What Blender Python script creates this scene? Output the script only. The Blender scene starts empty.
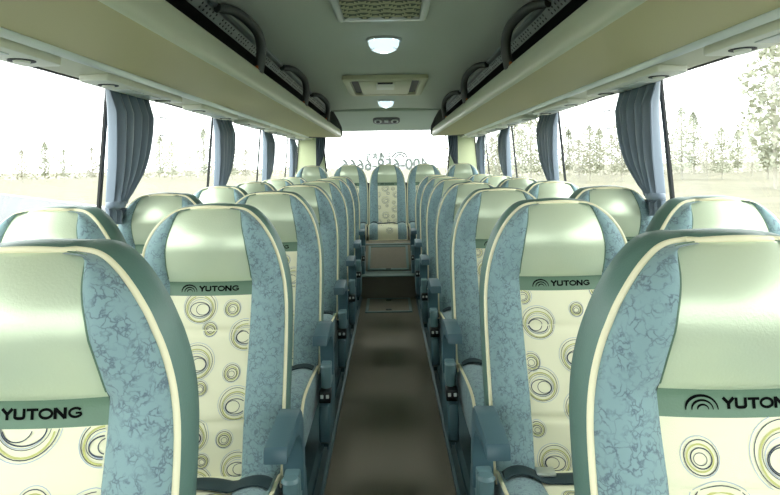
import bpy, bmesh, math, random
from mathutils import Vector, Quaternion, Matrix
R = random.Random(7)
PI = math.pi
sc = bpy.context.scene
COL = sc.collection

# ------------------------------------------------------------------ helpers
def lin(c):
    return tuple((v/255/12.92 if v/255 <= .04045 else ((v/255+.055)/1.055)**2.4) for v in c)

def mat(name, col, rough=.6, metal=0., bump=0., bscale=200., emit=None, estr=0., sheen=0., coat=0.):
    m = bpy.data.materials.new(name); m.use_nodes = True
    nt = m.node_tree; b = nt.nodes['Principled BSDF']
    b.inputs['Base Color'].default_value = (*lin(col), 1)
    b.inputs['Roughness'].default_value = rough
    b.inputs['Metallic'].default_value = metal
    if sheen: b.inputs['Sheen Weight'].default_value = sheen
    if coat: b.inputs['Coat Weight'].default_value = coat
    if emit:
        b.inputs['Emission Color'].default_value = (*lin(emit), 1)
        b.inputs['Emission Strength'].default_value = estr
    if bump:
        tc = nt.nodes.new('ShaderNodeTexCoord'); n = nt.nodes.new('ShaderNodeTexNoise')
        n.inputs['Scale'].default_value = bscale; n.inputs['Detail'].default_value = 3
        bp = nt.nodes.new('ShaderNodeBump'); bp.inputs['Strength'].default_value = bump; bp.inputs['Distance'].default_value = .002
        nt.links.new(tc.outputs['Object'], n.inputs['Vector'])
        nt.links.new(n.outputs['Fac'], bp.inputs['Height']); nt.links.new(bp.outputs['Normal'], b.inputs['Normal'])
    return m

def noise_colour(m, colA, colB, scale, detail=4, lo=.4, hi=.6):
    nt = m.node_tree; b = nt.nodes['Principled BSDF']
    tc = nt.nodes.new('ShaderNodeTexCoord'); n = nt.nodes.new('ShaderNodeTexNoise')
    n.inputs['Scale'].default_value = scale; n.inputs['Detail'].default_value = detail
    r = nt.nodes.new('ShaderNodeValToRGB')
    r.color_ramp.elements[0].color = (*lin(colA), 1); r.color_ramp.elements[1].color = (*lin(colB), 1)
    r.color_ramp.elements[0].position = lo; r.color_ramp.elements[1].position = hi
    nt.links.new(tc.outputs['Object'], n.inputs['Vector']); nt.links.new(n.outputs['Fac'], r.inputs['Fac'])
    nt.links.new(r.outputs['Color'], b.inputs['Base Color'])
    return m

def marble(m, base, vein, scale):
    """cloth with a broken dark crackle print"""
    nt = m.node_tree; b = nt.nodes['Principled BSDF']; L = nt.links.new
    tc = nt.nodes.new('ShaderNodeTexCoord')
    warp = nt.nodes.new('ShaderNodeTexNoise'); warp.inputs['Scale'].default_value = scale*.8; warp.inputs['Detail'].default_value = 3
    L(tc.outputs['Object'], warp.inputs['Vector'])
    mx = nt.nodes.new('ShaderNodeMix'); mx.data_type = 'VECTOR'; mx.inputs['Factor'].default_value = .045
    L(tc.outputs['Object'], mx.inputs[4]); L(warp.outputs['Color'], mx.inputs[5])
    v = nt.nodes.new('ShaderNodeTexVoronoi'); v.feature = 'DISTANCE_TO_EDGE'; v.inputs['Scale'].default_value = scale
    L(mx.outputs[1], v.inputs['Vector'])
    ramp = nt.nodes.new('ShaderNodeValToRGB')
    ramp.color_ramp.elements[0].color = (1,1,1,1); ramp.color_ramp.elements[1].color = (0,0,0,1)
    ramp.color_ramp.elements[0].position = .0; ramp.color_ramp.elements[1].position = .12
    L(v.outputs['Distance'], ramp.inputs['Fac'])
    msk = nt.nodes.new('ShaderNodeTexNoise'); msk.inputs['Scale'].default_value = scale*.7
    L(tc.outputs['Object'], msk.inputs['Vector'])
    mr = nt.nodes.new('ShaderNodeMapRange'); mr.inputs[1].default_value = .36; mr.inputs[2].default_value = .58
    L(msk.outputs['Fac'], mr.inputs[0])
    mul = nt.nodes.new('ShaderNodeMath'); mul.operation = 'MULTIPLY'
    L(ramp.outputs['Color'], mul.inputs[0]); L(mr.outputs[0], mul.inputs[1])
    mul2 = nt.nodes.new('ShaderNodeMath'); mul2.operation = 'MULTIPLY'; mul2.inputs[1].default_value = .75
    L(mul.outputs[0], mul2.inputs[0])
    cm = nt.nodes.new('ShaderNodeMix'); cm.data_type = 'RGBA'
    cm.inputs[6].default_value = (*lin(base), 1); cm.inputs[7].default_value = (*lin(vein), 1)
    L(mul2.outputs[0], cm.inputs[0]); L(cm.outputs[2], b.inputs['Base Color'])
    return m

class MB:
    def __init__(s): s.v = []; s.f = []; s.mi = []; s.cur = 0
    def add(s, vs, fs):
        o = len(s.v); s.v += [tuple(p) for p in vs]
        for f in fs: s.f.append([i+o for i in f]); s.mi.append(s.cur)
    def grid(s, rows, closed=False):
        n = len(rows[0]); vs = [p for r in rows for p in r]; fs = []
        for i in range(len(rows)-1):
            for j in range(n if closed else n-1):
                k = (j+1) % n
                fs.append([i*n+j, i*n+k, (i+1)*n+k, (i+1)*n+j])
        s.add(vs, fs)
    def tube(s, pts, r, seg=8, caps=True, flat=1.0):
        pts = [Vector(p) for p in pts]; rows = []
        for i, p in enumerate(pts):
            t = (pts[min(i+1, len(pts)-1)]-pts[max(i-1, 0)]).normalized()
            up = Vector((0, 0, 1)) if abs(t.z) < .9 else Vector((0, 1, 0))
            if i == 0: a = t.cross(up).normalized()
            else: a = (a-t*a.dot(t)).normalized()
            b = t.cross(a)
            rows.append([p+(a*math.cos(k*2*PI/seg)*flat+b*math.sin(k*2*PI/seg))*r for k in range(seg)])
        s.grid(rows, True)
        if caps:
            s.add(rows[0], [list(range(seg))]); s.add(rows[-1], [list(range(seg))[::-1]])
    def box(s, c, d, bev=0., seg=2, rot=None):
        bm = bmesh.new(); bmesh.ops.create_cube(bm, size=1)
        for v in bm.verts: v.co = Vector((v.co.x*d[0], v.co.y*d[1], v.co.z*d[2]))
        if bev: bmesh.ops.bevel(bm, geom=bm.edges[:], offset=bev, segments=seg, affect='EDGES', profile=.5)
        if rot is not None: bmesh.ops.rotate(bm, verts=bm.verts, matrix=rot, cent=(0, 0, 0))
        bm.verts.index_update()
        s.add([v.co+Vector(c) for v in bm.verts], [[v.index for v in f.verts] for f in bm.faces]); bm.free()
    def prism(s, poly, axis, a, b, bev=0., seg=2):
        """poly of 2-D points; axis 'x': (y,z) swept in x; 'y': (x,z) swept in y; 'z': (x,y) swept in z"""
        bm = bmesh.new()
        mk = {'x': lambda p, t: (t, p[0], p[1]), 'y': lambda p, t: (p[0], t, p[1]), 'z': lambda p, t: (p[0], p[1], t)}[axis]
        va = [bm.verts.new(mk(p, a)) for p in poly]; vb = [bm.verts.new(mk(p, b)) for p in poly]
        n = len(poly); fa = bm.faces.new(va); fb = bm.faces.new(vb[::-1])
        for i in range(n): bm.faces.new((va[i], vb[i], vb[(i+1) % n], va[(i+1) % n]))
        bmesh.ops.recalc_face_normals(bm, faces=bm.faces[:])
        if bev:
            es = [e for e in bm.edges if fa in e.link_faces or fb in e.link_faces]
            bmesh.ops.bevel(bm, geom=es, offset=bev, segments=seg, affect='EDGES', profile=.5)
        bm.verts.index_update()
        s.add([v.co for v in bm.verts], [[v.index for v in f.verts] for f in bm.faces]); bm.free()
    def cyl(s, c, axis, r, h, seg=20, r2=None):
        ax = Vector(axis).normalized(); u = ax.orthogonal().normalized(); w = ax.cross(u); c = Vector(c)
        r2 = r if r2 is None else r2
        A = [c-ax*h/2+(u*math.cos(k*2*PI/seg)+w*math.sin(k*2*PI/seg))*r for k in range(seg)]
        B = [c+ax*h/2+(u*math.cos(k*2*PI/seg)+w*math.sin(k*2*PI/seg))*r2 for k in range(seg)]
        s.grid([A, B], True); s.add(A, [list(range(seg))[::-1]]); s.add(B, [list(range(seg))])
    def mesh(s, name, mats, smooth=40, recalc=True):
        me = bpy.data.meshes.new(name); me.from_pydata(s.v, [], s.f)
        for m in (mats if isinstance(mats, (list, tuple)) else [mats]): me.materials.append(m)
        for p, k in zip(me.polygons, s.mi): p.material_index = k
        bm = bmesh.new(); bm.from_mesh(me)
        bmesh.ops.remove_doubles(bm, verts=bm.verts, dist=1e-6)
        if recalc: bmesh.ops.recalc_face_normals(bm, faces=bm.faces[:])
        if smooth:
            for f in bm.faces: f.smooth = True
            for e in bm.edges:
                if len(e.link_faces) == 2 and e.calc_face_angle(0) > math.radians(smooth): e.smooth = False
        bm.to_mesh(me); bm.free()
        return me
    def build(s, name, mats, parent=None, smooth=40, recalc=True):
        return link(name, s.mesh(name, mats, smooth, recalc), parent)

def link(name, me, parent=None):
    o = bpy.data.objects.new(name, me); COL.objects.link(o)
    if parent: o.parent = parent
    return o
def tag(o, label, cat, group=None, kind=None):
    o['label'] = label; o['category'] = cat
    if group: o['group'] = group
    if kind: o['kind'] = kind
    return o
def struct(o): o['kind'] = 'structure'; return o
def empty(name, loc=(0, 0, 0), label=None, cat=None, group=None):
    o = bpy.data.objects.new(name, None); COL.objects.link(o); o.location = loc; o.empty_display_size = .1
    if label: tag(o, label, cat, group)
    return o
def copy_tree(o, parent=None):
    c = o.copy(); COL.objects.link(c); c.parent = parent
    for ch in [k for k in bpy.data.objects if k.parent == o]: copy_tree(ch, c)
    return c
def interp(tab, z):
    """smooth (cubic hermite) interpolation of a table"""
    n = len(tab)
    if z <= tab[0][0]: return tab[0][1]
    if z >= tab[-1][0]: return tab[-1][1]
    for i in range(n-1):
        if tab[i][0] <= z <= tab[i+1][0]:
            x0, y0 = tab[i]; x1, y1 = tab[i+1]
            sl = lambda k: (tab[min(k+1, n-1)][1]-tab[max(k-1, 0)][1])/(tab[min(k+1, n-1)][0]-tab[max(k-1, 0)][0])
            h = x1-x0; t = (z-x0)/h
            return ((2*t**3-3*t*t+1)*y0+(t**3-2*t*t+t)*h*sl(i)+(-2*t**3+3*t*t)*y1+(t**3-t*t)*h*sl(i+1))

# ------------------------------------------------------------------ materials
M = {}
M['pearl'] = mat('pearl_leather', (212, 224, 196), .36, .3, .25, 260)
M['band'] = mat('green_band', (102, 130, 108), .5, 0, .2, 300)
M['cloth'] = marble(mat('bolster_cloth', (130, 160, 168), .85, 0, .15, 500, sheen=.2), (132, 161, 164), (76, 88, 104), 60)
M['shell'] = mat('teal_leather', (92, 122, 112), .45, 0, .25, 260)
M['cream'] = mat('cream_cloth', (238, 236, 204), .85, 0, .2, 700)
M['piping'] = mat('cream_piping', (240, 234, 198), .6)
M['ink'] = mat('ink_black', (8, 11, 11), .95); M['ink'].node_tree.nodes['Principled BSDF'].inputs['Specular IOR Level'].default_value = .1
M['r_blue'] = mat('print_blue', (172, 184, 204), .85)
M['r_dark'] = mat('print_dark', (62, 70, 82), .85)
M['r_olive'] = mat('print_olive', (196, 196, 124), .85)
M['arm'] = mat('arm_plastic', (74, 104, 114), .42, 0, .1, 300)
M['arm2'] = mat('cover_plastic', (70, 102, 110), .45, 0, .1, 300)
M['hinge'] = mat('hinge_grey', (104, 134, 138), .4)
M['black'] = mat('black_plastic', (14, 18, 18), .4)
M['white'] = mat('white_button', (225, 230, 225), .4)
M['belt'] = mat('belt_webbing', (38, 58, 62), .7, 0, .3, 600)
M['steel'] = mat('steel', (200, 205, 205), .3, .9)
M['frame'] = mat('seat_frame_metal', (58, 86, 92), .4, .3)
M['carpet'] = noise_colour(mat('aisle_carpet', (70, 64, 55), .95, 0, .5, 500), (122, 115, 101), (146, 138, 122), 300)
M['platform'] = mat('platform_vinyl', (66, 92, 96), .6)
M['edge'] = mat('edge_strip', (62, 90, 98), .4, .3)
M['hatchframe'] = mat('hatch_frame', (120, 142, 138), .4, .4)
M['ceiling'] = mat('ceiling_liner', (216, 222, 208), .75, 0, .15, 400)
M['beige'] = mat('rack_beige', (196, 188, 136), .6, 0, .15, 300)
M['lip'] = mat('rack_lip', (226, 230, 204), .4)
M['liner'] = mat('rack_dark_lining', (20, 24, 26), .8)
M['rail'] = mat('alu_rail', (196, 204, 200), .3, .6)
M['strip'] = mat('strip_alu', (236, 240, 234), .3, .3)
M['holes'] = mat('perforated_panel', (140, 150, 146), .5)
M['handle'] = mat('handle_grey', (88, 90, 86), .38)
M['orange'] = mat('handle_rivet', (190, 110, 50), .4)
M['header'] = mat('window_header', (206, 208, 180), .5)
M['module'] = mat('service_module', (240, 242, 226), .42)
M['wall'] = mat('wall_panel', (190, 198, 190), .6)
M['corner'] = mat('corner_beige_green', (214, 222, 176), .5)
M['rubber'] = mat('black_rubber', (18, 22, 22), .5)
M['curtain'] = mat('curtain_cloth', (116, 132, 146), .38, 0, .15, 400, sheen=.3)
M['rearpanel'] = mat('rear_header', (200, 212, 194), .5)
M['lamp'] = mat('lamp_lens', (245, 250, 250), .3, emit=(240, 250, 255), estr=3)
M['lamprim'] = mat('lamp_rim', (205, 212, 208), .35, .2)
M['lampdots'] = mat('lamp_reflector', (200, 214, 216), .25, .2, emit=(200, 225, 235), estr=.75)
M['hatchbeige'] = mat('hatch_beige', (220, 218, 184), .45)
M['hatchdark'] = mat('hatch_recess', (24, 28, 28), .6)
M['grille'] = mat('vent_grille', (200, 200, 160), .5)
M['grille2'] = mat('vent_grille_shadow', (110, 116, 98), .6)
M['road'] = noise_colour(mat('asphalt', (92, 93, 94), .9), (92, 93, 94), (101, 102, 102), 3)
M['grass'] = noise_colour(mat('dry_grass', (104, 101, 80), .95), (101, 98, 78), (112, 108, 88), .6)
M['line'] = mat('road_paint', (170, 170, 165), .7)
M['leaf'] = noise_colour(mat('hazed_leaf', (164, 166, 148), .9), (158, 161, 142), (172, 174, 156), 2)  # leaf colour paled to stand in for the haze outside
M['leaf2'] = noise_colour(mat('hazed_twigs', (162, 160, 144), .9), (156, 154, 138), (168, 166, 150), 2)  # haze mixed into the twig and far woods colour
M['bark'] = mat('hazed_bark', (164, 160, 148), .9)  # bark lightened too, haze put into its colour
M['decal'] = mat('glass_decal', (232, 236, 234), .7)
M['sticker'] = mat('clear_sticker', (120, 124, 122), .7)

def glass():
    m = bpy.data.materials.new('coach_glass'); m.use_nodes = True; nt = m.node_tree
    for n in list(nt.nodes): nt.nodes.remove(n)
    o = nt.nodes.new('ShaderNodeOutputMaterial'); mx = nt.nodes.new('ShaderNodeMixShader')
    t = nt.nodes.new('ShaderNodeBsdfTransparent'); g = nt.nodes.new('ShaderNodeBsdfGlossy')
    t.inputs['Color'].default_value = (.95, .97, .96, 1); g.inputs['Roughness'].default_value = .02
    mx.inputs[0].default_value = .05
    nt.links.new(t.outputs[0], mx.inputs[1]); nt.links.new(g.outputs[0], mx.inputs[2]); nt.links.new(mx.outputs[0], o.inputs[0])
    return m
M['glass'] = glass()

# ------------------------------------------------------------------ 2-D lettering and prints
def stroke2d(pts, w, closed=False):
    """quads of a polyline stroke"""
    n = len(pts); L = []; Rr = []
    for i in range(n):
        if closed: a, b = pts[(i-1) % n], pts[(i+1) % n]
        else: a, b = pts[max(i-1, 0)], pts[min(i+1, n-1)]
        dx, dy = b[0]-a[0], b[1]-a[1]; d = math.hypot(dx, dy) or 1
        ww = w[i] if isinstance(w, (list, tuple)) else w
        nx, ny = -dy/d*ww/2, dx/d*ww/2
        if not closed and 0 < i < n-1:
            d0 = math.hypot(pts[i][0]-a[0], pts[i][1]-a[1]); d1 = math.hypot(b[0]-pts[i][0], b[1]-pts[i][1])
            dot = ((pts[i][0]-a[0])*(b[0]-pts[i][0])+(pts[i][1]-a[1])*(b[1]-pts[i][1]))/(d0*d1)
            k = 1/max(.45, math.sqrt((1+dot)/2)); nx *= k; ny *= k
        L.append((pts[i][0]+nx, pts[i][1]+ny)); Rr.append((pts[i][0]-nx, pts[i][1]-ny))
    q = []
    for i in range(n if closed else n-1):
        k = (i+1) % n
        q.append([L[i], L[k], Rr[k], Rr[i]])
    return q
def ell(cx, cy, rx, ry, a0=0, a1=2*PI, n=20, closed=False):
    m = n if closed else n+1
    return [(cx+rx*math.cos(a0+(a1-a0)*i/n), cy+ry*math.sin(a0+(a1-a0)*i/n)) for i in range(m)]
def yutong():
    """YUTONG with its three arcs; in metres about (0,0), extended capitals"""
    H = .0155; W = .0046; q = []
    def S(pts, w=W, x=0): q.extend(stroke2d([(p[0]+x, p[1]) for p in pts], w))
    h2 = H/2; x = -.044
    # Y
    S([(0, h2), (.0075, 0)], x=x); S([(.015, h2), (.0075, 0)], x=x); S([(.0075, .001), (.0075, -h2)], x=x); x += .0185
    # U
    S([(0, h2), (0, -.002)]+ell(.0045, -.0032, .0045, .0023, PI, 1.5*PI, 4)+ell(.0085, -.0032, .0045, .0023, 1.5*PI, 2*PI, 4)+[(.013, h2)], .0042, x); x += .0185
    # T
    S([(-.002, h2-.0019), (.0145, h2-.0019)], .0038, x); S([(.0062, h2-.001), (.0062, -h2)], x=x); x += .0165
    # O
    q.extend(stroke2d(ell(x+.0085, 0, .0085, h2-.0018, n=24, closed=True), .0038, True)); x += .0215
    # N
    S([(0, -h2), (0, h2)], x=x); S([(.0, h2-.001), (.0135, -h2+.001)], .0046, x); S([(.0135, -h2), (.0135, h2)], x=x); x += .0192
    # G
    S(ell(.0085, 0, .0085, h2-.0018, .2*PI, 1.82*PI, 20)+[(.0155, -.0006)], .0036, x); S([(.0085, -.0006), (.0165, -.0006)], .003, x)
    # three nested arcs, swelling at the crown
    for r, w in ((.0205, .0042), (.0135, .0034), (.007, .003)):
        n = 16; P = ell(-.0735+(.0205-r)*.12, -.0085, r*1.08, r*.92, 1.02*PI, .0, n)
        q.extend(stroke2d(P, [w*(.25+.75*math.sin(PI*min(1, (i+.6)/(n*.72))) if i < n*.45 else .25+.75*math.sin(PI*(.62+(i/n-.45)*.62))) for i in range(n+1)]))
    return [[(a+.0145, b) for a, b in f] for f in q]
YUT = yutong()

def motif(cx, cz, r, k=0):
    """concentric eccentric rings: list of (quads, material index)"""
    out = []
    rnd = random.Random(int(cx*1e4)*31+int(cz*1e4)+k)
    big = r > .032; sy = .94 if big else 1.0
    def ring(ox, oz, rx, rz, w, mi): out.append((stroke2d(ell(cx+ox*r, cz+oz*r, rx*r, rz*r*sy, n=36 if big else 26, closed=True), w, True), mi))
    d = 1 if rnd.random() < .5 else -1
    if big:
        ring(0, 0, 1.0, 1.0, .0011, 1); ring(.02*d, -.02, .9, .9, .0013, 2)
        ring(.03*d, -.10, .78, .76, .0027, 3); ring(.02*d, -.06, .70, .62, .0009, 2); ring(0, -.1, .62, .54, .0011, 1)
        ring(.02*d, -.15, .58, .42, .0020, 2); ring(-.14*d, -.15, .38, .33, .0015, 2)
    else:
        ring(0, 0, 1.0, 1.0, .0010, 1); ring(.04*d, -.04, .86, .86, .0014, 2)
        ring(0, -.06, .68, .66, .0022, 3); ring(.05*d, -.08, .54, .50, .0016, 2); ring(.0, -.12, .34, .30, .0010, 2)
    return out
PRINT = {
 'left': [(-.024, .856, .048), (.066, .850, .024), (.006, .797, .021), (.105, .780, .044), (-.110, .780, .032), (-.024, .715, .050), (.074, .685, .024),
          (-.007, .650, .020), (.090, .610, .046), (-.100, .63, .024), (-.022, .536, .046), (.065, .525, .023), (.008, .473, .020), (.100, .455, .043), (-.1, .465, .03), (-.008, .42, .045)],
 'right': [(-.110, .870, .024), (.036, .834, .021), (.1, .885, .022), (-.074, .800, .047), (.022, .716, .047), (-.102, .700, .025), (.095, .78, .03), (-.080, .645, .046), (.045, .652, .022),
           (.1, .66, .03), (.018, .590, .045), (-.100, .536, .022), (.040, .505, .022), (.1, .52, .03), (-.060, .460, .045), (.06, .43, .04)],
 'nearleft': [(.002, .894, .056), (.115, .863, .034), (.030, .790, .025), (-.075, .80, .046), (.11, .765, .045), (-.03, .715, .05), (.05, .69, .024), (.09, .62, .046), (-.02, .54, .046), (.06, .5, .023), (-.08, .45, .04)],
 'nearright': [(-.070, .836, .026), (.052, .838, .054), (-.048, .760, .050), (.04, .752, .024), (.085, .72, .046), (-.04, .65, .046), (.05, .62, .024), (-.06, .55, .044), (.05, .52, .046), (-.03, .46, .024)],
}

# ------------------------------------------------------------------ coach seat
K = .219/.228
HW = [(.36, .2), (.42, .225*K), (.55, .228*K), (.72, .227*K), (.85, .224*K), (.925, .216*K), (.99, .202*K), (1.032, .188*K), (1.068, .168*K), (1.095, .146*K), (1.113, .125*K), (1.124, .107*K), (1.130, .088*K), (1.133, .062*K)]
SM = [(.36, .112), (.42, .112), (.70, .115), (.885, .117), (.925, .118), (.98, .117), (1.04, .110), (1.09, .098), (1.115, .092), (1.133, .086)]
ZT = 1.133
_sq = lambda T: [(z if z <= .925 else .925+(z-.925)*.99, w) for z, w in T]
HW, SM, ZT = _sq(HW), _sq(SM), .925+(ZT-.925)*.99
def hw(z): return interp(HW, z)
def seam(z): return min(interp(SM, z), hw(z)*.95)
def headb(z):
    if z < .925: return 0
    t = (z-.925)/(ZT-.925)
    return .050*max(0, math.sin(PI*(t**.92*.9+.02)))**.85
def yf(x, z):
    w, c, ax = hw(z), seam(z), abs(x)
    zz_ = min(z, .86); y = (zz_-.42)*.262+max(0, z-.86)*.262*max(.0, 1-(z-.86)/.16)-.016*math.exp(-((z-.58)/.13)**2)
    if z > 1.05: y += .028*((z-1.05)/(ZT-1.05))**2.2
    if ax <= c+1e-9:
        b = .010*(1-(ax/c)**2)
        if z < .885:
            for zz in (.79, .563): b -= .007*math.exp(-((z-zz)/.007)**2)
        b += headb(z)*(1-.25*(ax/c)**2)
    else:
        s = min(1, (ax-c)/(w-c))
        b = .024*math.sin(PI*s*.8)**.7-.022*s**5
        b += headb(z)*.75*(1-s)**1.2
        for zz in (.79,): b -= .003*math.exp(-((z-zz)/.008)**2)*(1-s)
    return y-b
def zc(x, z):
    k = max(0, (z-1.04)/(ZT-1.04))
    return z+.005*k*(1-(x/hw(z))**2)
def S(x, z, off=0.): return Vector((x, yf(x, z)-off, zc(x, z)))
def zs(a, b, n): return [a+(b-a)*i/n for i in range(n+1)]
ZB = zs(.40, .9, 30)+zs(.9, 1.04, 12)[1:]+zs(1.04, 1.105, 10)[1:]+[1.105+(ZT-1.105)*(1-(1-i/12)**2) for i in range(1, 13)]

def panel(mb, za, zb, n, m=18):
    rows = []
    for z in zs(za, zb, n):
        c = seam(z); rows.append([S(-c+2*c*j/m, z) for j in range(m+1)])
    mb.grid(rows)
def clip_add(mb, quads, off, lim, zlo, zhi):
    for q in quads:
        mx = sum(p[0] for p in q)/4; mz = sum(p[1] for p in q)/4
        if abs(mx) > lim(mz)-.002 or not zlo+.001 < mz < zhi-.001: continue
        mb.add([S(p[0], p[1], off) for p in q], [[0, 1, 2, 3]])
def edge_loop():
    left = [S(-hw(z), z) for z in ZB]; w = hw(ZT)
    top = [S(-w+2*w*j/14, ZT) for j in range(1, 14)]
    right = [S(hw(z), z) for z in ZB[::-1]]
    return left+top+right

def cush(x, t):
    """cushion top: t 0 rear .. 1 front bottom"""
    w = .212; ax = abs(x)
    P = [(0, (.03, .425)), (.2, (-.08, .437)), (.45, (-.25, .452)), (.68, (-.38, .452)), (.8, (-.435, .425)), (.9, (-.452, .375)), (1, (-.44, .30))]
    y = interp([(a, b[0]) for a, b in P], t); z = interp([(a, b[1]) for a, b in P], t)
    c = .112
    if ax <= c: b = .006*(1-(ax/c)**2)
    else:
        s = min(1, (ax-c)/(w-c)); b = .020*math.sin(PI*s*.8)**.7-.014*s**5
    if t < .75: return Vector((x, y, z+b))
    k = min(1, (t-.75)/.15)
    return Vector((x, y-b*k, z+b*(1-k)))
TC = [i/34 for i in range(35)]

def seat_meshes(pkey, side):
    """side: +1 the armrest is on +x, -1 on -x, 0 no armrest. Returns {path: (mesh, label)}"""
    out = []
    # centre panel with printed rings
    mb = MB(); panel(mb, .40, .885, 60)
    for cx, cz, r in PRINT[pkey]:
        for quads, mi in motif(cx, cz, r):
            mb.cur = mi; clip_add(mb, quads, .0007+.0002*mi, seam, .40, .885)
    mb.cur = 0
    out.append(('backrest', mb.mesh('backrest', [M['cream'], M['r_blue'], M['r_dark'], M['r_olive']], 60, False), 'cream backrest panel printed with rings', None))
    mb = MB(); panel(mb, .885, .925, 5)
    out.append(('brand_band', mb.mesh('brand_band', M['band'], 60, False), 'green band below the headrest', None))
    mb = MB()
    for q in YUT: mb.add([S(p[0], p[1]+.905, .0010) for p in q], [[0, 1, 2, 3]])
    out.append(('lettering', mb.mesh('lettering', M['ink'], 0, False), 'black YUTONG lettering with arcs', 'brand_band'))
    mb = MB()
    rows = []
    for z in zs(.925, 1.105, 20)+[1.105+(ZT-1.105)*(1-(1-i/12)**2) for i in range(1, 13)]:
        c = seam(z); rows.append([S(-c+2*c*j/22, z) for j in range(23)])
    mb.grid(rows)
    out.append(('headrest', mb.mesh('headrest', M['pearl'], 60, False), 'pale pearly green headrest', None))
    for sg in (-1, 1):
        mb = MB(); rows = []
        for z in ZB:
            c, w = seam(z), hw(z)
            rows.append([S(sg*(c+(w-c)*j/9), z) for j in range(10)])
        mb.grid(rows)
        out.append(('bolster', mb.mesh('bolster', M['cloth'], 60, False), 'blue-grey marbled bolster', None))
    # shell: rim and back
    E = edge_loop(); n = len(E)
    mb = MB(); rings = []
    cen = Vector((0, 0, .80))
    nr = []
    for i in range(n):
        t = E[min(i+1, n-1)]-E[max(i-1, 0)]; nr.append(Vector((-t.z, 0, t.x)).normalized())
    for o, d in ((-.004, .004), (.003, .002), (.008, .014), (.010, .045), (.008, .075), (-.002, .092), (-.022, .102)):
        rings.append([E[i]+nr[i]*o+Vector((0, d, 0)) for i in range(n)])
    mb.grid(rings)
    lp = rings[-1]; h = n//2
    mb.grid([[lp[i]*(1-k/6)+lp[n-1-i]*(k/6)+Vector((0, .012*math.sin(PI*k/6), 0)) for k in range(7)] for i in range(h+1)])
    out.append(('shell', mb.mesh('shell', M['shell'], 60), 'teal leather rim and back', None))
    mb = MB(); mb.tube([E[i]+nr[i]*.0015+Vector((0, -.001, 0)) for i in range(n)], .0053, 8)
    out.append(('piping', mb.mesh('piping', M['piping'], 60), 'cream piping round the edge', None))
    for sg in (-1, 1):
        mb = MB(); mb.tube([S(sg*seam(z), z, .0002) for z in ZB if z > .925], .0018, 6)
        out.append(('seam_cord', mb.mesh('seam_cord', M['band'], 60), None, 'headrest'))
    # cushion
    mb = MB(); c = .112
    mb.grid([[cush(-c+2*c*j/12, t) for j in range(13)] for t in TC])
    for cx, cy, r in ((0, .46, .045), (.07, .62, .024), (-.07, .66, .03), (.02, .84, .04), (-.06, .3, .024), (.08, .3, .04)):
        for quads, mi in motif(cx, cy, r, 5):
            mb.cur = mi
            for q in quads:
                if abs(q[0][0]) < c-.002: mb.add([cush(p[0], cy+(p[1]-cy)*1.7)+Vector((0, -.0006, .0008+.0002*mi)) for p in q], [[0, 1, 2, 3]])
    mb.cur = 0
    out.append(('cushion_panel', mb.mesh('cushion_panel', [M['cream'], M['r_blue'], M['r_dark'], M['r_olive']], 60, False), 'cream ringed middle of the cushion', None))
    mb = MB(); w = .212
    for sg in (-1, 1):
        mb.grid([[cush(sg*(c+(w-c)*j/8), t) for j in range(9)] for t in TC])
        mb.grid([[cush(sg*w, t), Vector((sg*(w+.006), cush(w, t).y, cush(w, t).z*.6+.27*.4)), Vector((sg*w, min(.03, cush(w, t).y+.01), .28))] for t in TC])
    out.append(('seat_cushion', mb.mesh('seat_cushion', M['cloth'], 60), 'teal cloth cushion sides', None))
    mb = MB()
    for sg in (-1, 1): mb.tube([cush(sg*w, t)+Vector((sg*.001, -.001, .001)) for t in TC], .0056, 8)
    mb.tube([cush(-w+2*w*j/20, 1) for j in range(21)], .005, 8)
    out.append(('cushion_piping', mb.mesh('cushion_piping', M['piping'], 60), 'cream piping', 'seat_cushion'))
    # belt across the cushion
    mb = MB(); rows = []
    for i in range(33):
        u = -.205+.41*i/32; a = .06+.02*math.sin(u*11)
        p0 = cush(u, .13+.02*math.sin(u*9)); p1 = cush(u, .215+.03*math.sin(u*7+.6))
        lift = .006+.006*(1+math.sin(u*31))/2
        rows.append([p0+Vector((0, 0, lift)), (p0+p1)/2+Vector((0, 0, lift+.008)), p1+Vector((0, 0, lift)), p1+Vector((0, 0, lift-.004)), p0+Vector((0, 0, lift-.004))])
    mb.grid(rows, True); mb.add(rows[0], [list(range(5))]); mb.add(rows[-1], [list(range(5))[::-1]])
    out.append(('seat_belt', mb.mesh('seat_belt', M['belt'], 50), 'dark lap belt lying across the cushion', None))
    mb = MB(); p = cush(-.1, .16); mb.box(p+Vector((0, 0, .022)), (.05, .034, .012), .004)
    out.append(('buckle', mb.mesh('buckle', M['steel'], 40), 'pale metal buckle', 'seat_belt'))
    # base and legs
    mb = MB(); mb.box((0, -.2, .265), (.40, .42, .03), .006)
    out.append(('seat_frame', mb.mesh('seat_frame', M['frame']), None, None))
    for sg in (-1, 1):
        mb = MB(); mb.prism([(-.34, .13), (-.29, .13), (-.20, .255), (-.06, .13), (-.01, .13), (-.12, .265), (-.28, .265)], 'x', sg*.15-.015, sg*.15+.015, .003)
        out.append(('leg', mb.mesh('leg', M['frame']), None, None))
    if side:
        a, b = sorted((side*.228, side*.282))
        mb = MB()
        poly = [(-.302, .598), (-.300, .624), (-.293, .632), (-.16, .662), (-.10, .668), (-.055, .650), (-.022, .612), (-.004, .56), (.004, .50), (.0, .43), (-.018, .41), (-.052, .41), (-.062, .44), (-.058, .50), (-.066, .545), (-.086, .585), (-.12, .607), (-.17, .612), (-.24, .606)]
        poly = [(y+.04*max(0, min(1, -y/.1)), z-.004-.034*max(0, min(1, (y+.29)/.2))*(1 if z > .55 else max(0, (z-.41)/.14))) for y, z in poly]
        mb.prism(poly, 'x', a, b, .0045, 2)
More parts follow.
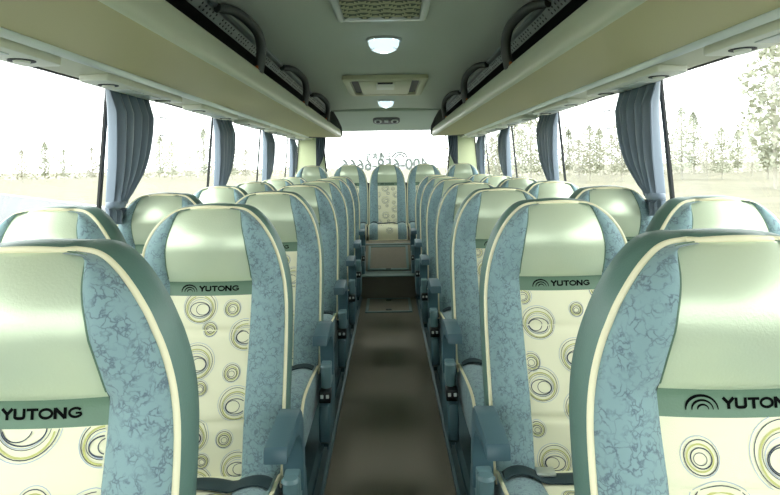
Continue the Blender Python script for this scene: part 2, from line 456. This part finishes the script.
        out.append(('armrest', mb.mesh('armrest', M['arm'], 35), 'folding plastic armrest', None))
        xm = (a+b)/2
        mb = MB(); mb.cyl((xm, -.075, .415), (0, 0, 1), .020, .085, 20); mb.cyl((xm, -.075, .46), (0, 0, 1), .024, .008, 20, .018); mb.box((xm, -.035, .42), (.04, .06, .09), .005)
        out.append(('hinge', mb.mesh('hinge', M['hinge'], 40), 'pale grey armrest hinge', None))
        mb = MB(); mb.box((xm, -.10, .352), (.046, .06, .045), .005)
        out.append(('recliner_switch', mb.mesh('recliner_switch', M['black'], 40), 'black recliner switch box', None))
        for k in (-1, 1):
            mb = MB(); mb.box((xm+k*.011, -.132, .357), (.012, .006, .014), .002)
            out.append(('button', mb.mesh('button', M['white'], 40), 'white button', 'recliner_switch'))
        mb = MB()
        mb.prism([(-.155, .33), (-.172, .27), (-.168, .20), (-.14, .178), (.0, .172), (.06, .21), (.08, .34), (.06, .43), (.0, .42), (-.065, .332)], 'x', xm-.021, xm+.021, .010, 3)
        out.append(('side_cover', mb.mesh('side_cover', M['arm2'], 35), 'teal plastic side cover', None))
        mb = MB(); mb.box((xm-side*.005, -.02, .155), (.02, .09, .05), .004)
        out.append(('pedestal', mb.mesh('pedestal', M['frame'], 35), None, None))
    return out

def make_seat(pkey, side):
    root = empty('coach_seat'); made = {}
    for name, me, lab, par in seat_meshes(pkey, side):
        o = link(name, me, made[par] if par else root)
        if lab: o['label'] = lab
        made.setdefault(name, o)
    return root

PITCH = .826; Y1 = .70; XA, XW = .502, .966
ORD = ['first', 'second', 'third', 'fourth', 'fifth', 'sixth', 'seventh']
protos = {}
def place_seat(key, loc, label, group):
    if key not in protos: o = protos[key] = make_seat(*key)
    else: o = copy_tree(protos[key])
    o.location = loc; tag(o, label, 'seat', group)
    return o
for r in range(7):
    Y = Y1+PITCH*r
    for s, nm in ((-1, 'left'), (1, 'right')):
        pk = ('near' if r == 0 else '')+nm
        place_seat((pk, -s), (s*(XA if r else .511), Y, 0), f'{ORD[r]} ringed cream coach seat along the {nm} edge of the aisle, counted from the front', 'aisle-side coach seats')
        if r: place_seat(('left' if s > 0 else 'right', 0), (s*XW, Y, 0), f'coach seat against the {nm} windows, beside the {ORD[r]} aisle seat', 'window-side coach seats')
REARY = 6.84; REARZ = .114
names = ['rear bench seat in the corner by the left windows', 'rear seat between the left corner seat and the middle one', 'middle rear seat facing straight down the aisle',
         'rear seat between the middle one and the right corner seat', 'rear bench seat in the corner by the right windows']
for i in range(5):
    place_seat(('left' if i % 2 == 0 else 'right', 0), ((i-2)*.459, REARY, REARZ), names[i], 'rear row seats')

# ------------------------------------------------------------------ floor
YF, YB, YN = -2.0, 7.62, 5.40          # front wall, rear wall, aisle end
mb = MB(); mb.box((0, (YF+YN)/2, -.03), (.52, YN-YF, .06)); struct(mb.build('floor', M['carpet']))
for s, nm in ((-1, 'left'), (1, 'right')):
    mb = MB(); mb.prism([(s*.272, -.06), (s*1.24, -.06), (s*1.24, .13), (s*.285, .13), (s*.272, .10)], 'y', YF, YB)
    struct(mb.build('floor_platform_'+nm, M['platform']))
    mb = MB(); mb.prism([(s*.2505, .0), (s*.272, .0), (s*.272, .105), (s*.266, .105), (s*.262, .022), (s*.2505, .018)], 'y', YF, YN)
    for k in range(7): mb.box((s*.266, .9+.78*k, .06), (.012, .05, .03), .003)
    struct(mb.build('trim_1' if s < 0 else 'trim_2', M['edge'], None, 30))
# steps to the rear bench
mb = MB(); mb.prism([(YN, -.06), (YN, .20), (5.60, .203), (5.60, -.06)], 'x', -.30, .30); struct(mb.build('floor_step', M['carpet'], None, 0))
mb = MB(); mb.box((0, YN+.10, .206), (.58, .24, .012), .004); struct(mb.build('trim_3', M['hatchframe']))
mb = MB(); mb.prism([(5.615, -.06), (5.615, .20), (6.06, .405), (YB, .405), (YB, -.06)], 'x', -.30, .30); struct(mb.build('floor_rear_box', M['carpet'], None, 0))
for s, k in ((-1, 'left'), (1, 'right')):
    mb = MB(); mb.box((s*.78, 7.0, .26), (.92, 1.2, .28), .01); struct(mb.build('floor_rear_'+k, M['platform']))
mb = MB(); mb.box((0, 6.09, .41), (.58, .06, .012), .004); struct(mb.build('trim_4', M['hatchframe']))
# hatch in the aisle floor
def hatch(name, label, c, w, l, rot):
    t = empty(name, c, label, 'hatch'); t.rotation_euler = (rot, 0, 0)
    mb = MB()
    for sx in (-1, 1): mb.box((sx*(w/2-.012), 0, .004), (.024, l, .010), .002)
    for sy in (-1, 1): mb.box((0, sy*(l/2-.014), .004), (w-.048, .028, .010), .002)
    mb.build('frame', M['hatchframe'], t)
    mb = MB(); mb.box((0, 0, .002), (w-.05, l-.058, .006)); mb.build('lid', M['carpet'], t)
    for sy in ((-1, 1) if rot == 0 else (-1,)):
        mb = MB(); mb.box((0, sy*(l/2-.075) if rot == 0 else -l/2+.014, .008), (.05, .035 if rot == 0 else .016, .008), .003); mb.build('latch', M['black'], t)
    return t
hatch('floor_hatch', 'framed brown hatch in the aisle floor before the step', (0, 5.10, .003), .40, .50, 0)
hatch('engine_hatch', 'framed brown hatch on the slope in front of the rear bench', (0, 5.838, .306), .41, .44, math.atan2(.205, .445))

# ------------------------------------------------------------------ side walls and windows
def wx(z): return 1.203-(z-.95)*.0875 if z > .95 else 1.203+(.95-z)*.05
ZS, ZH = .93, 1.602
PIL = [-1.92, -.48, .96, 2.40, 3.84, 5.28, 6.72, 7.56]
win = 0
for s, nm in ((-1, 'left'), (1, 'right')):
    mb = MB(); mb.prism([(s*wx(0), -.06), (s*wx(ZS), ZS), (s*(wx(ZS)+.05), ZS), (s*(wx(0)+.05), -.06)], 'y', YF, YB)
    mb.prism([(s*wx(ZH), ZH), (s*(wx(ZH)+.05), ZH), (s*1.12, 2.0), (s*1.05, 2.0)], 'y', YF, YB)
    struct(mb.build('wall_'+nm, M['wall'], None, 0))
    for i in range(len(PIL)-1):
        win += 1; a, b = PIL[i], PIL[i+1]-.0005
        g = MB(); g.prism([(s*(wx(ZS)+.014), ZS), (s*(wx(ZH)+.014), ZH), (s*(wx(ZH)+.019), ZH), (s*(wx(ZS)+.019), ZS)], 'y', a, b)
        o = struct(g.build(f'window_{win}', M['glass'], None, 0))
        f = MB()
        for y0, y1 in ((a, a+.012), (b-.012, b)):
            f.prism([(s*(wx(ZS)+.004), ZS), (s*(wx(ZH)+.004), ZH), (s*(wx(ZH)+.0138), ZH), (s*(wx(ZS)+.0138), ZS)], 'y', y0, y1)
        for z0, z1 in ((ZS, ZS+.018), (ZH-.012, ZH)):
            f.prism([(s*(wx(z0)-.001), z0), (s*(wx(z1)-.001), z1), (s*(wx(z1)+.013), z1), (s*(wx(z0)+.013), z0)], 'y', a+.012, b-.012)
        f.build('window_frame', M['rubber'], o, 0)
# small clear notice on the third window of each side
for s, nm in ((-1, 'left'), (1, 'right')):
    mb = MB(); y, z, x = 3.02, 1.47, wx(1.47)+.009
    for (a, b, c, d) in ((y-.045, y-.037, 1.42, 1.52), (y+.037, y+.045, 1.42, 1.52), (y-.045, y+.045, 1.514, 1.52), (y-.045, y+.045, 1.42, 1.426)):
        mb.prism([(s*x, c), (s*x, d), (s*(x+.002), d), (s*(x+.002), c)], 'y', a, b)
    tag(mb.build('window_notice', M['sticker'], None, 0), f'faint square notice outline stuck on the {nm} window behind the first curtain', 'sticker', 'window notices')

# ------------------------------------------------------------------ ceiling
ZC = 1.915
mb = MB(); rows = []
for y in (YF, 1.5, 4.0, 6.95):
    rows.append([(x/10*.69, y, ZC+.022*(1-(x/10)**2)) for x in range(-10, 11)])
mb.grid(rows); mb.grid([[(-1.12, YF, 2.02), (1.12, YF, 2.02)], [(-1.12, YB, 2.02), (1.12, YB, 2.02)]])
struct(mb.build('ceiling', M['ceiling'], None, 60, False))
# rear header slope
mb = MB()
prof = [(6.93, ZC+.024), (6.93, ZC-.012), (6.99, ZC-.035), (7.15, ZC-.075), (7.35, ZC-.14), (7.5, ZC-.20), (7.56, ZC-.215), (7.62, ZC-.2), (7.62, 2.0)]
mb.prism(prof, 'x', -1.1, 1.1); struct(mb.build('trim_5', M['rearpanel'], None, 40))
# rear wall and window
mb = MB()
mb.box((0, 7.62, .52), (2.44, .06, 1.0))
for s in (-1, 1): mb.prism([(s*.80, 1.02), (s*.86, 1.68), (s*1.16, 1.68), (s*1.22, 1.02)], 'y', 7.56, 7.65)
struct(mb.build('wall_rear', [M['corner']], None, 0))
mb = MB(); mb.box((0, 7.56, .70), (2.3, .03, .64)); struct(mb.build('trim_6', M['black'], None, 0))
mb = MB(); mb.prism([(-.80, 1.02), (-.86, 1.68), (.86, 1.68), (.80, 1.02)], 'y', 7.60, 7.606); rw = struct(mb.build('window_15', M['glass'], None, 0))
mb = MB()
for s in (-1, 1): mb.prism([(s*.80, 1.02), (s*.86, 1.68), (s*.84, 1.68), (s*.78, 1.02)], 'y', 7.58, 7.60)
mb.build('window_frame', M['rubber'], rw, 0)
# mirrored lettering on the rear glass (read from outside)
def text_mesh(body, size, off):
    cu = bpy.data.curves.new('t', 'FONT'); cu.body = body; cu.size = size; cu.align_x = 'CENTER'; cu.resolution_u = 3; cu.offset = off
    o = bpy.data.objects.new('t', cu); COL.objects.link(o)
    bpy.context.view_layer.update(); dg = bpy.context.evaluated_depsgraph_get()
    me = bpy.data.meshes.new_from_object(o.evaluated_get(dg)); bpy.data.objects.remove(o); me.materials.clear(); me.materials.append(M['decal'])
    return me
for body, size, x, z, w, name, lab in (('400-659-6666', .2, -.03, 1.19, 1.16, 'phone_number_decal', 'pale mirrored phone number stuck on the rear window'),
                                       ('宇通客车', .1, -.11, 1.335, .36, 'company_name_decal', 'pale mirrored Chinese lettering above the number on rear window')):
    me = text_mesh(body, size, .008 if size > .15 else .0); xs = [v.co.x for v in me.vertices]; k = w/max(1e-3, max(xs)-min(xs))
    for v in me.vertices: v.co = Vector((-(v.co.x-(max(xs)+min(xs))/2)*k, v.co.z, v.co.y*max(.75, min(1.2, k))))
    if size < .15:                                   # heavy type: the same outline thickened
        b2 = bmesh.new()
        for dx, dz in ((0, 0), (.005, 0), (-.005, 0), (0, .004), (0, -.004)):
            m2 = me.copy(); m2.transform(Matrix.Translation((dx, (dx+dz)*.02, dz))); b2.from_mesh(m2)
        b2.to_mesh(me); b2.free()
    o = link(name, me); o.location = (x, 7.598, z); tag(o, lab, 'lettering')
mb = MB()
for r in (.094, .056, .018):
    for q in stroke2d(ell(.17, 1.34, r, r*.8, 0, PI, 14), .024): mb.add([(p[0], 7.598, p[1]) for p in q], [[0, 1, 2, 3]])
tag(mb.build('emblem_decal', M['decal'], None, 0, False), 'pale three-arc emblem beside the lettering on rear window', 'emblem')
# front: dashboard wall and windscreen
mb = MB(); mb.box((0, YF-.03, .40), (2.4, .06, .92)); mb.box((0, YF-.03, 1.96), (2.3, .06, .16)); struct(mb.build('wall_front', M['wall'], None, 0))
mb = MB(); mb.box((0, YF-.02, 1.37), (2.3, .006, 1.02)); struct(mb.build('window_16', M['glass'], None, 0))

# ------------------------------------------------------------------ luggage racks
YR0, YR1 = YF+.02, 6.93
def rack(s, nm):
    t = empty('luggage_rack', (0, 0, 0), f'long beige overhead luggage rack along the {nm} windows', 'luggage rack', 'luggage racks')
    P = lambda L: [(s*x, z) for x, z in L]
    mb = MB(); mb.prism(P([(.562, 1.589), (.93, 1.603), (.93, 1.616), (.562, 1.602)]), 'y', YR0, YR1-.02); mb.build('underside', M['beige'], t, 30)
    mb = MB(); prof = [(.563, 1.588), (.556, 1.590), (.549, 1.598), (.544, 1.612), (.544, 1.635), (.549, 1.66), (.556, 1.682), (.564, 1.690), (.573, 1.688), (.576, 1.678), (.570, 1.62), (.578, 1.602)]
    mb.prism(P(prof), 'y', YR0, YR1); mb.build('lip', M['lip'], t, 50)
    mb = MB(); mb.prism(P([(.577, 1.608), (1.04, 1.620), (1.06, 1.83), (.92, 1.895), (.72, 1.905), (.72, 1.865), (.90, 1.87), (1.03, 1.82), (1.015, 1.634), (.577, 1.618)]), 'y', YR0, YR1-.01); mb.build('lining', M['liner'], t, 0)
    mb = MB(); mb.prism(P([(.662, 1.925), (.660, 1.905), (.672, 1.898), (.69, 1.898), (.70, 1.915)]), 'y', YR0, YR1); mb.build('rail', M['rail'], t, 30)
    mb = MB(); mb.prism(P([(.686, 1.900), (.716, 1.864), (.726, 1.870), (.70, 1.912)]), 'y', YR0, YR1)
    mb.cur = 1; k = 0; y = .6
    nx = Vector((s*-.048, 0, -.040)).normalized()
    while y < 6.8:
        k += 1
        for q in ((.3, .72) if k % 6 else ()):
            c = Vector((s*(.686+.030*q), y, 1.900-.036*q))+nx*.001; mb.cyl(c, nx, .0055, .003, 8)
        y += .045
    mb.build('perforated_panel', [M['holes'], M['black']], t, 30)
    mb = MB(); mb.prism(P([(.93, 1.602), (.938, 1.594), (.960, 1.588), (.962, 1.60), (.962, 1.612), (.93, 1.614)]), 'y', YR0, YR1); mb.build('light_strip', M['strip'], t, 30)
    # closed rear end with a rounded bracket
    mb = MB(); mb.prism(P([(.565, 1.594), (.55, 1.60), (.542, 1.63), (.552, 1.69), (.588, 1.75), (.605, 1.83), (.655, 1.915), (1.06, 1.90), (1.10, 1.592)]), 'y', YR1-.03, YR1+.02, .008); mb.build('end_panel', M['handle'], t, 40)
    mb = MB()
    mb.tube([(s*.556, YR1-.01, 1.60), (s*.543, YR1-.01, 1.64), (s*.553, YR1-.01, 1.71), (s*.593, YR1-.01, 1.80), (s*.65, YR1-.01, 1.90)], .016, 10)
    mb.build('end_bracket', M['handle'], t, 60)
    # arched grab handles
    for y0 in (.75, 2.16, 3.58, 5.02):
        ctl = [(.563, .42, 1.675), (.551, .42, 1.745), (.547, .40, 1.80), (.555, .355, 1.848), (.586, .29, 1.882), (.618, .22, 1.898), (.665, .15, 1.893)]
        pts = [(s*interp([(i, c[0]) for i, c in enumerate(ctl)], u), y0+interp([(i, c[1]) for i, c in enumerate(ctl)], u), interp([(i, c[2]) for i, c in enumerate(ctl)], u)) for u in [q*6/24 for q in range(25)]]
        h = MB(); h.tube(pts, .019, 10, True, 1.2); h = h.build('grab_handle', M['handle'], t, 60)
        mb = MB(); mb.box((s*.566, y0+.425, 1.69), (.016, .05, .03), .006); mb.build('foot_clip', M['orange'], h, 40)
    return t
rack(-1, 'left'); rack(1, 'right')
# window header with service modules
for s, nm, k in ((-1, 'left', 7), (1, 'right', 8)):
    mb = MB(); mb.prism([(s*.964, 1.612), (s*.964, 1.596), (s*1.05, 1.588), (s*1.13, 1.590), (s*1.14, 1.612)], 'y', YF, YB-.1); struct(mb.build(f'trim_{k}', M['header'], None, 30))
ms = None; cnt = ['first', 'second', 'third', 'fourth', 'fifth', 'sixth']
def module(s):
    t = empty('service_panel')
    mb = MB(); L = .37
    poly = []
    for cx, cy, a0 in ((.045, L-.05, 0), (-.045, L-.05, PI/2), (-.045, -L+.05, PI), (.045, -L+.05, 1.5*PI)):
        poly += [(cx+.018*math.cos(a0+i*PI/10), cy+.05*math.sin(a0+i*PI/10)) for i in range(6)]
    mb.prism(poly, 'z', -.028, .001, .006, 2); mb.build('housing', M['module'], t, 35)
    for y in (-.26, .26):
        n = MB(); n.cyl((0, y, -.0285), (0, 0, 1), .036, .004, 22); n = n.build('nozzle', M['hatchdark'], t)
        mb = MB(); mb.cyl((0, y, -.032), (0, 0, 1), .02, .008, 18, .024); mb.build('nozzle_ring', M['module'], n)
    mb = MB(); mb.box((0, -.08, -.030), (.06, .14, .004), .001); mb.build('lamp', M['white'], t)
    mb = MB(); mb.box((0, .10, -.030), (.06, .12, .004), .001); mb.build('speaker', M['lamprim'], t)
    return t
for s, nm in ((-1, 'left'), (1, 'right')):
    for k in range(6):
        o = ms = module(s) if ms is None else ms
        if (s, k) != (-1, 0): o = copy_tree(ms)
        o.location = (s*1.033, 1.385+1.03*k, 1.594)
        tag(o, f'{cnt[k]} cream air and light panel from the front above the {nm} windows', 'service panel', 'overhead service panels')

# ------------------------------------------------------------------ ceiling fittings
def lamp(y, label):
    z = ZC+.02
    t = empty('ceiling_lamp', (0, y, z), label, 'lamp', 'ceiling lamps')
    def ringdisc(r0, r1, z0, z1, n=32): return [[(r*math.cos(a*2*PI/n), r*math.sin(a*2*PI/n), zz) for a in range(n)] for r, zz in ((r0, z0), (r1, z1))]
    mb = MB(); mb.grid([[(r*math.cos(a*2*PI/32), r*math.sin(a*2*PI/32), zz) for a in range(32)] for r, zz in ((.098, .004), (.098, -.008), (.092, -.013), (.085, -.010), (.083, .0))], True)
    mb.build('rim', M['lamprim'], t)
    mb = MB(); mb.grid([[(r*math.cos(a*2*PI/32), r*math.sin(a*2*PI/32), zz) for a in range(32)] for r, zz in ((.084, -.004), (.081, -.034), (.068, -.056), (.04, -.070), (.001, -.074))], True)
    mb.build('lens', M['lampdots'], t)
    mb = MB(); rows = []
    for i in range(9):
        y_ = -.068+.136*i/8; w = .036+.022*(abs(y_)/.068)**2
        rows.append([(x/4*w, y_, -.0765+.052*((x/4*w)**2+y_**2)/.0058) for x in range(-4, 5)])
    mb.grid(rows); mb.build('glow_panel', M['lamp'], t)
    for sx in (-1, 1):
        for k in range(5):
            a = (k-2)*.33; mb = MB(); mb.cyl((sx*.068*math.cos(a), .068*math.sin(a), -.056), (0, 0, 1), .005, .004, 8); mb.build('screw', M['white'], t)
lamp(3.13, 'round glowing ceiling lamp between the two ceiling vents')
lamp(6.12, 'smaller-looking round ceiling lamp near the rear header')
# ceiling hatch / air unit
t = empty('ceiling_hatch', (0, 4.86, ZC+.006), 'beige framed ceiling hatch with dark side slots between the lamps', 'hatch')
def rrect(w, l, r, n=5):
    P = []
    for cx, cy, a0 in ((w/2-r, l/2-r, 0), (-w/2+r, l/2-r, PI/2), (-w/2+r, -l/2+r, PI), (w/2-r, -l/2+r, 1.5*PI)):
        P += [(cx+r*math.cos(a0+i*PI/2/n), cy+r*math.sin(a0+i*PI/2/n)) for i in range(n+1)]
    return P
mb = MB()
rg = [[(x, y, z) for x, y in rrect(w, l, .05)] for w, l, z in ((.66, 1.06, .01), (.66, 1.06, -.016), (.64, 1.04, -.024), (.55, .90, -.024), (.54, .89, .004))]
mb.grid(rg, True); mb.build('frame', M['hatchbeige'], t)
mb = MB(); mb.box((0, 0, .002), (.55, .90, .006)); mb.build('recess', M['hatchdark'], t, 0)
mb = MB(); mb.box((0, .02, -.012), (.42, .82, .02), .01); p = mb.build('panel', M['hatchbeige'], t)
mb = MB(); mb.box((0, -.12, -.024), (.15, .34, .012), .006); mb.build('latch_plate', M['module'], p)
mb = MB(); mb.box((0, -.33, -.026), (.12, .04, .012), .004); mb.build('catch', M['black'], p)
# near vent
t = empty('ceiling_vent', (-.008, 2.335, ZC+.018), 'rectangular ceiling vent with wavy cream grille nearest the camera', 'vent')
mb = MB()
rg = [[(x, y, z) for x, y in rrect(w, l, .012, 2)] for w, l, z in ((.41, .66, .01), (.41, .66, -.014), (.395, .645, -.018), (.345, .595, -.018), (.34, .59, .0))]
mb.grid(rg, True); mb.build('frame', M['rail'], t)
mb = MB(); rows = []
for i in range(60):
    y = -.295+.59*i/59
    rows.append([(-.17+.34*j/40, y, -.008+.008*math.sin(y*95+1.1*math.sin((-.17+.34*j/40)*62))) for j in range(41)])
for i in range(59):
    for j in range(40):
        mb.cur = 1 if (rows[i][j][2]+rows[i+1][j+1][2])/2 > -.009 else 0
        mb.add([rows[i][j], rows[i][j+1], rows[i+1][j+1], rows[i+1][j]], [[0, 1, 2, 3]])
mb.build('grille', [M['grille'], M['grille2']], t, 80)
for sx in (-1, 1):
    mb = MB(); mb.box((sx*.187, .0, -.019), (.02, .62, .006), .002); mb.build('clip_strip', M['lamprim'], t)
# control panel on the rear header
cy, cz = 7.22, ZC-.099
t = empty('speaker_panel', (0, cy, cz), 'dark rounded panel with two round knobs on the rear header', 'control panel')
t.rotation_euler = (-.42, 0, 0)
mb = MB(); mb.prism(rrect(.34, .19, .07), 'z', -.010, .004, .003); mb.build('plate', M['handle'], t)
for sx in (-1, 1):
    k = MB(); k.cyl((sx*.105, 0, -.02), (0, 0, 1), .045, .012, 24); k = k.build('knob', M['lamprim'], t)
    mb = MB(); mb.cyl((sx*.105, 0, -.028), (0, 0, 1), .026, .006, 20); mb.build('knob_face', M['black'], k)
mb = MB(); mb.box((0, 0, -.018), (.05, .05, .012), .004); mb.build('button', M['lamprim'], t)

# ------------------------------------------------------------------ curtains
def curtain(origin, along, inward, W, zt, ztie, zb, seed, label, group):
    """origin: top corner at the pillar; along: unit vector of the gathered width; inward: towards the aisle"""
    rnd = random.Random(seed); A, I = Vector(along), Vector(inward); O = Vector(origin)
    ph = rnd.random()*6; nf = 5
    t = empty('window_curtain', O, label, 'curtain', group)
    wt = [(zb, .62*W), (zb+.06, .58*W), (ztie-.05, .40*W), (ztie, .25*W), (ztie+.05, .42*W), (ztie+.15, .74*W), ((ztie+zt)/2+.06, .94*W), (zt, W)]
    mb = MB(); rows = []
    N, Mz = 84, 40
    for k in range(2):
        for i in range(Mz+1):
            z = zb+(zt-zb)*i/Mz; w = interp(wt, z); r = []
            wall_in = lambda zz: 0
            g = w/W
            for j in range(N+1):
                u = j/N
                fold = math.sin(u*nf*2*PI+ph+.5*math.sin(z*6+ph))
                fold2 = math.sin(u*nf*4.6*PI+ph*2+z*2)
                amp = .046+.016*g; bulge = .020*math.sin(PI*u)*(1.2-g*.6)
                uu = u+.35/nf/2/PI*2*math.sin(u*nf*4*PI+ph)*.5
                d = .008+(amp*(1+fold)*.8+.005*fold2+bulge)*(.55-.3*max(0, (z-zt+.1)/.1) if z > ztie else .25)+.004*k
                # lean with the wall
                lean = 0
                p = A*(w*uu+.004)+I*(d+lean)
                r.append((p.x, p.y, z-O.z))
            rows.append(r)
        if k == 0: mb.grid(rows); rows = []
    mb.grid(rows)
    mb.build('cloth', M['curtain'], t, 80)
    w = interp(wt, ztie); mb = MB(); rows = []
    lean = 0
    for z in (ztie-.014, ztie-.008, ztie+.008, ztie+.014):
        gr = .002 if abs(z-ztie) > .01 else .008
        rows.append([tuple(A*(w*.5+(w*.52+gr)*math.cos(a))+I*(.034+lean+(.026+gr)*math.sin(a)))[:2]+(z-O.z,) for a in [q*2*PI/24 for q in range(24)]])
    mb.grid(rows, True); mb.build('tieback', M['curtain'], t, 80)
    return t
co = ['first', 'second', 'third', 'fourth']
for s, nm in ((-1, 'left'), (1, 'right')):
    for i, y in enumerate(PIL[3:7]):
        curtain((s*(wx(1.58)-.004), y-.085, 1.587), (0, 1, 0), (-s, 0, 0), (.38 if i < 3 else .32), 1.587, 1.105, 1.02, 11+i+(5 if s > 0 else 0),
                f'{co[i]} blue-grey tied curtain from the front on the {nm} windows', 'side window curtains')
    curtain((s*.93, 7.545, 1.66), (-s, 0, 0), (0, -1, 0), .13, 1.66, 1.22, 1.03, 40+s, f'narrow dark curtain at the {nm} edge of the rear window', 'rear window curtains')

# ------------------------------------------------------------------ outside
GZ = -1.15
mb = MB(); mb.add([(-400, -200, GZ), (400, -200, GZ), (400, 500, GZ), (-400, 500, GZ)], [[0, 1, 2, 3]]); struct(mb.build('ground', M['grass'], None, 0))
def strip(p, d, a, b, z, L=300):
    p, d = Vector(p), Vector(d).normalized(); n = Vector((d.y, -d.x)); n = n if n.dot(-p) > 0 else -n
    return [((p+d*t+n*o).x, (p+d*t+n*o).y, z) for t, o in ((-L, a), (L, a), (L, b), (-L, b))]
mb = MB(); mb.add(strip((-40, 60), (-21, 22), 0, 24, GZ+.02), [[0, 1, 2, 3]]); struct(mb.build('road', M['road'], None, 0))
mb = MB(); mb.add(strip((-40, 60), (-21, 22), .3, .75, GZ+.04), [[0, 1, 2, 3]]); struct(mb.build('road_line', M['line'], None, 0))
def tree_mesh(h, w, n, seed, kind):
    rnd = random.Random(seed)
    tr = MB(); tr.tube([(0, 0, 0), (.02*h*rnd.uniform(-.3, .3), 0, h*.4), (0, 0, h*.92)], .012*h, 6)
    for _ in range(16):
        a = rnd.uniform(0, 2*PI); z0 = h*rnd.uniform(.2, .75); l = w*rnd.uniform(.5, .9)*(1-.6*z0/h)
        tr.tube([(0, 0, z0), (l*.6*math.cos(a), l*.6*math.sin(a), z0+l*.6), (l*math.cos(a), l*math.sin(a), z0+l*1.3)], .004*h, 5)
    cr = MB()
    for _ in range(n):
        t = rnd.random(); z = h*(.14+.86*t); rr = w*(math.sin(PI*min(1, .12+.88*t))**.8)*rnd.random()**.5*(.82+.18*math.sin(t*17+seed))
        a = rnd.uniform(0, 2*PI); c = Vector((rr*math.cos(a), rr*math.sin(a), z)); q = h*.018*rnd.uniform(.6, 1.5)
        u = Vector((rnd.gauss(0, 1), rnd.gauss(0, 1), rnd.gauss(0, 1))).normalized(); v = u.orthogonal().normalized()
        cr.add([c+u*q, c+v*q*.6, c-u*q, c-v*q*.6], [[0, 1, 2, 3]])
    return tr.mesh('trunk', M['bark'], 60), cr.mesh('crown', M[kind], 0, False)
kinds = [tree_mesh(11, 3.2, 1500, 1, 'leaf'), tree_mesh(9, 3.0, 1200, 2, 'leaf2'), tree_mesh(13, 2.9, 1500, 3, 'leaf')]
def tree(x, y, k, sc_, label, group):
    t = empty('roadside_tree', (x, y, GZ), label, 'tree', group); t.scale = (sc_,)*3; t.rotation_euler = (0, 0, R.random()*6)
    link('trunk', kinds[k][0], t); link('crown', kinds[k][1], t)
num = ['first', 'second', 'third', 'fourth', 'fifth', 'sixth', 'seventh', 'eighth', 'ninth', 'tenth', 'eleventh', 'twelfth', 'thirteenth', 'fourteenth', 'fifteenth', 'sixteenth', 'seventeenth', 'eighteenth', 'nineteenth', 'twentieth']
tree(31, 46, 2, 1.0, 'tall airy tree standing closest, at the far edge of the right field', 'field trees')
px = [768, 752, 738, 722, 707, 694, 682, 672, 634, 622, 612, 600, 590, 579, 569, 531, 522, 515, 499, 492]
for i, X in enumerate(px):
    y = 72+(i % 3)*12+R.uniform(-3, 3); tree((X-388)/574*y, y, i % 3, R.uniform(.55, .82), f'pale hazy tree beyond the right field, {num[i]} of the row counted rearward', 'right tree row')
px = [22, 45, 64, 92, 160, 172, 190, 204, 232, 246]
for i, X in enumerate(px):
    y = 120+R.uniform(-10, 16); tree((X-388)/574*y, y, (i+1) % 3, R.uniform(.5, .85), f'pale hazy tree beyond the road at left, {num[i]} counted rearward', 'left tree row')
# undergrowth and far woods: uncountable
mb = MB(); rnd = random.Random(5)
for side, n in ((1, 5200), (-1, 2600)):
    for _ in range(n):
        y = rnd.uniform(100, 130) if side > 0 else rnd.uniform(150, 185); x = side*rnd.uniform(.1, .75)*y
        hh = 3.4+2.2*math.sin(x*.21)+1.5*math.sin(x*.77); z = GZ+abs(rnd.gauss(0, .6))*max(1.2, hh)
        c = Vector((x, y, z)); q = rnd.uniform(.2, .5); u = Vector((rnd.gauss(0, 1), rnd.gauss(0, 1), rnd.gauss(0, 1))).normalized(); v = u.orthogonal().normalized()
        mb.add([c+u*q, c+v*q*.7, c-u*q, c-v*q*.7], [[0, 1, 2, 3]])
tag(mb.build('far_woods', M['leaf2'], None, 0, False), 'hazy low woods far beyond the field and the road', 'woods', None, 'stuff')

# ------------------------------------------------------------------ light, camera, view
w = bpy.data.worlds.new('World'); sc.world = w; w.use_nodes = True
bg = w.node_tree.nodes['Background']; bg.inputs['Color'].default_value = (.97, .99, 1, 1); bg.inputs['Strength'].default_value = 3.2
cam = bpy.data.cameras.new('Camera'); co_ = bpy.data.objects.new('Camera', cam); COL.objects.link(co_)
co_.location = (.012, 0, 1.25); co_.rotation_mode = 'QUATERNION'
co_.rotation_quaternion = Quaternion((1, 0, 0), PI/2) @ Quaternion((0, 0, 1), -math.radians(.9))
cam.sensor_width = 36; cam.lens = 574/780*36; cam.shift_x = 2/780; cam.shift_y = -82.5/780; cam.clip_start = .02; cam.clip_end = 1000
sc.camera = co_
sc.cycles.max_bounces = 10; sc.cycles.diffuse_bounces = 6; sc.cycles.transparent_max_bounces = 16
sc.cycles.caustics_reflective = False; sc.cycles.caustics_refractive = False
sc.view_settings.view_transform = 'Standard'; sc.view_settings.look = 'None'; sc.view_settings.exposure = 0.95; sc.view_settings.gamma = 1
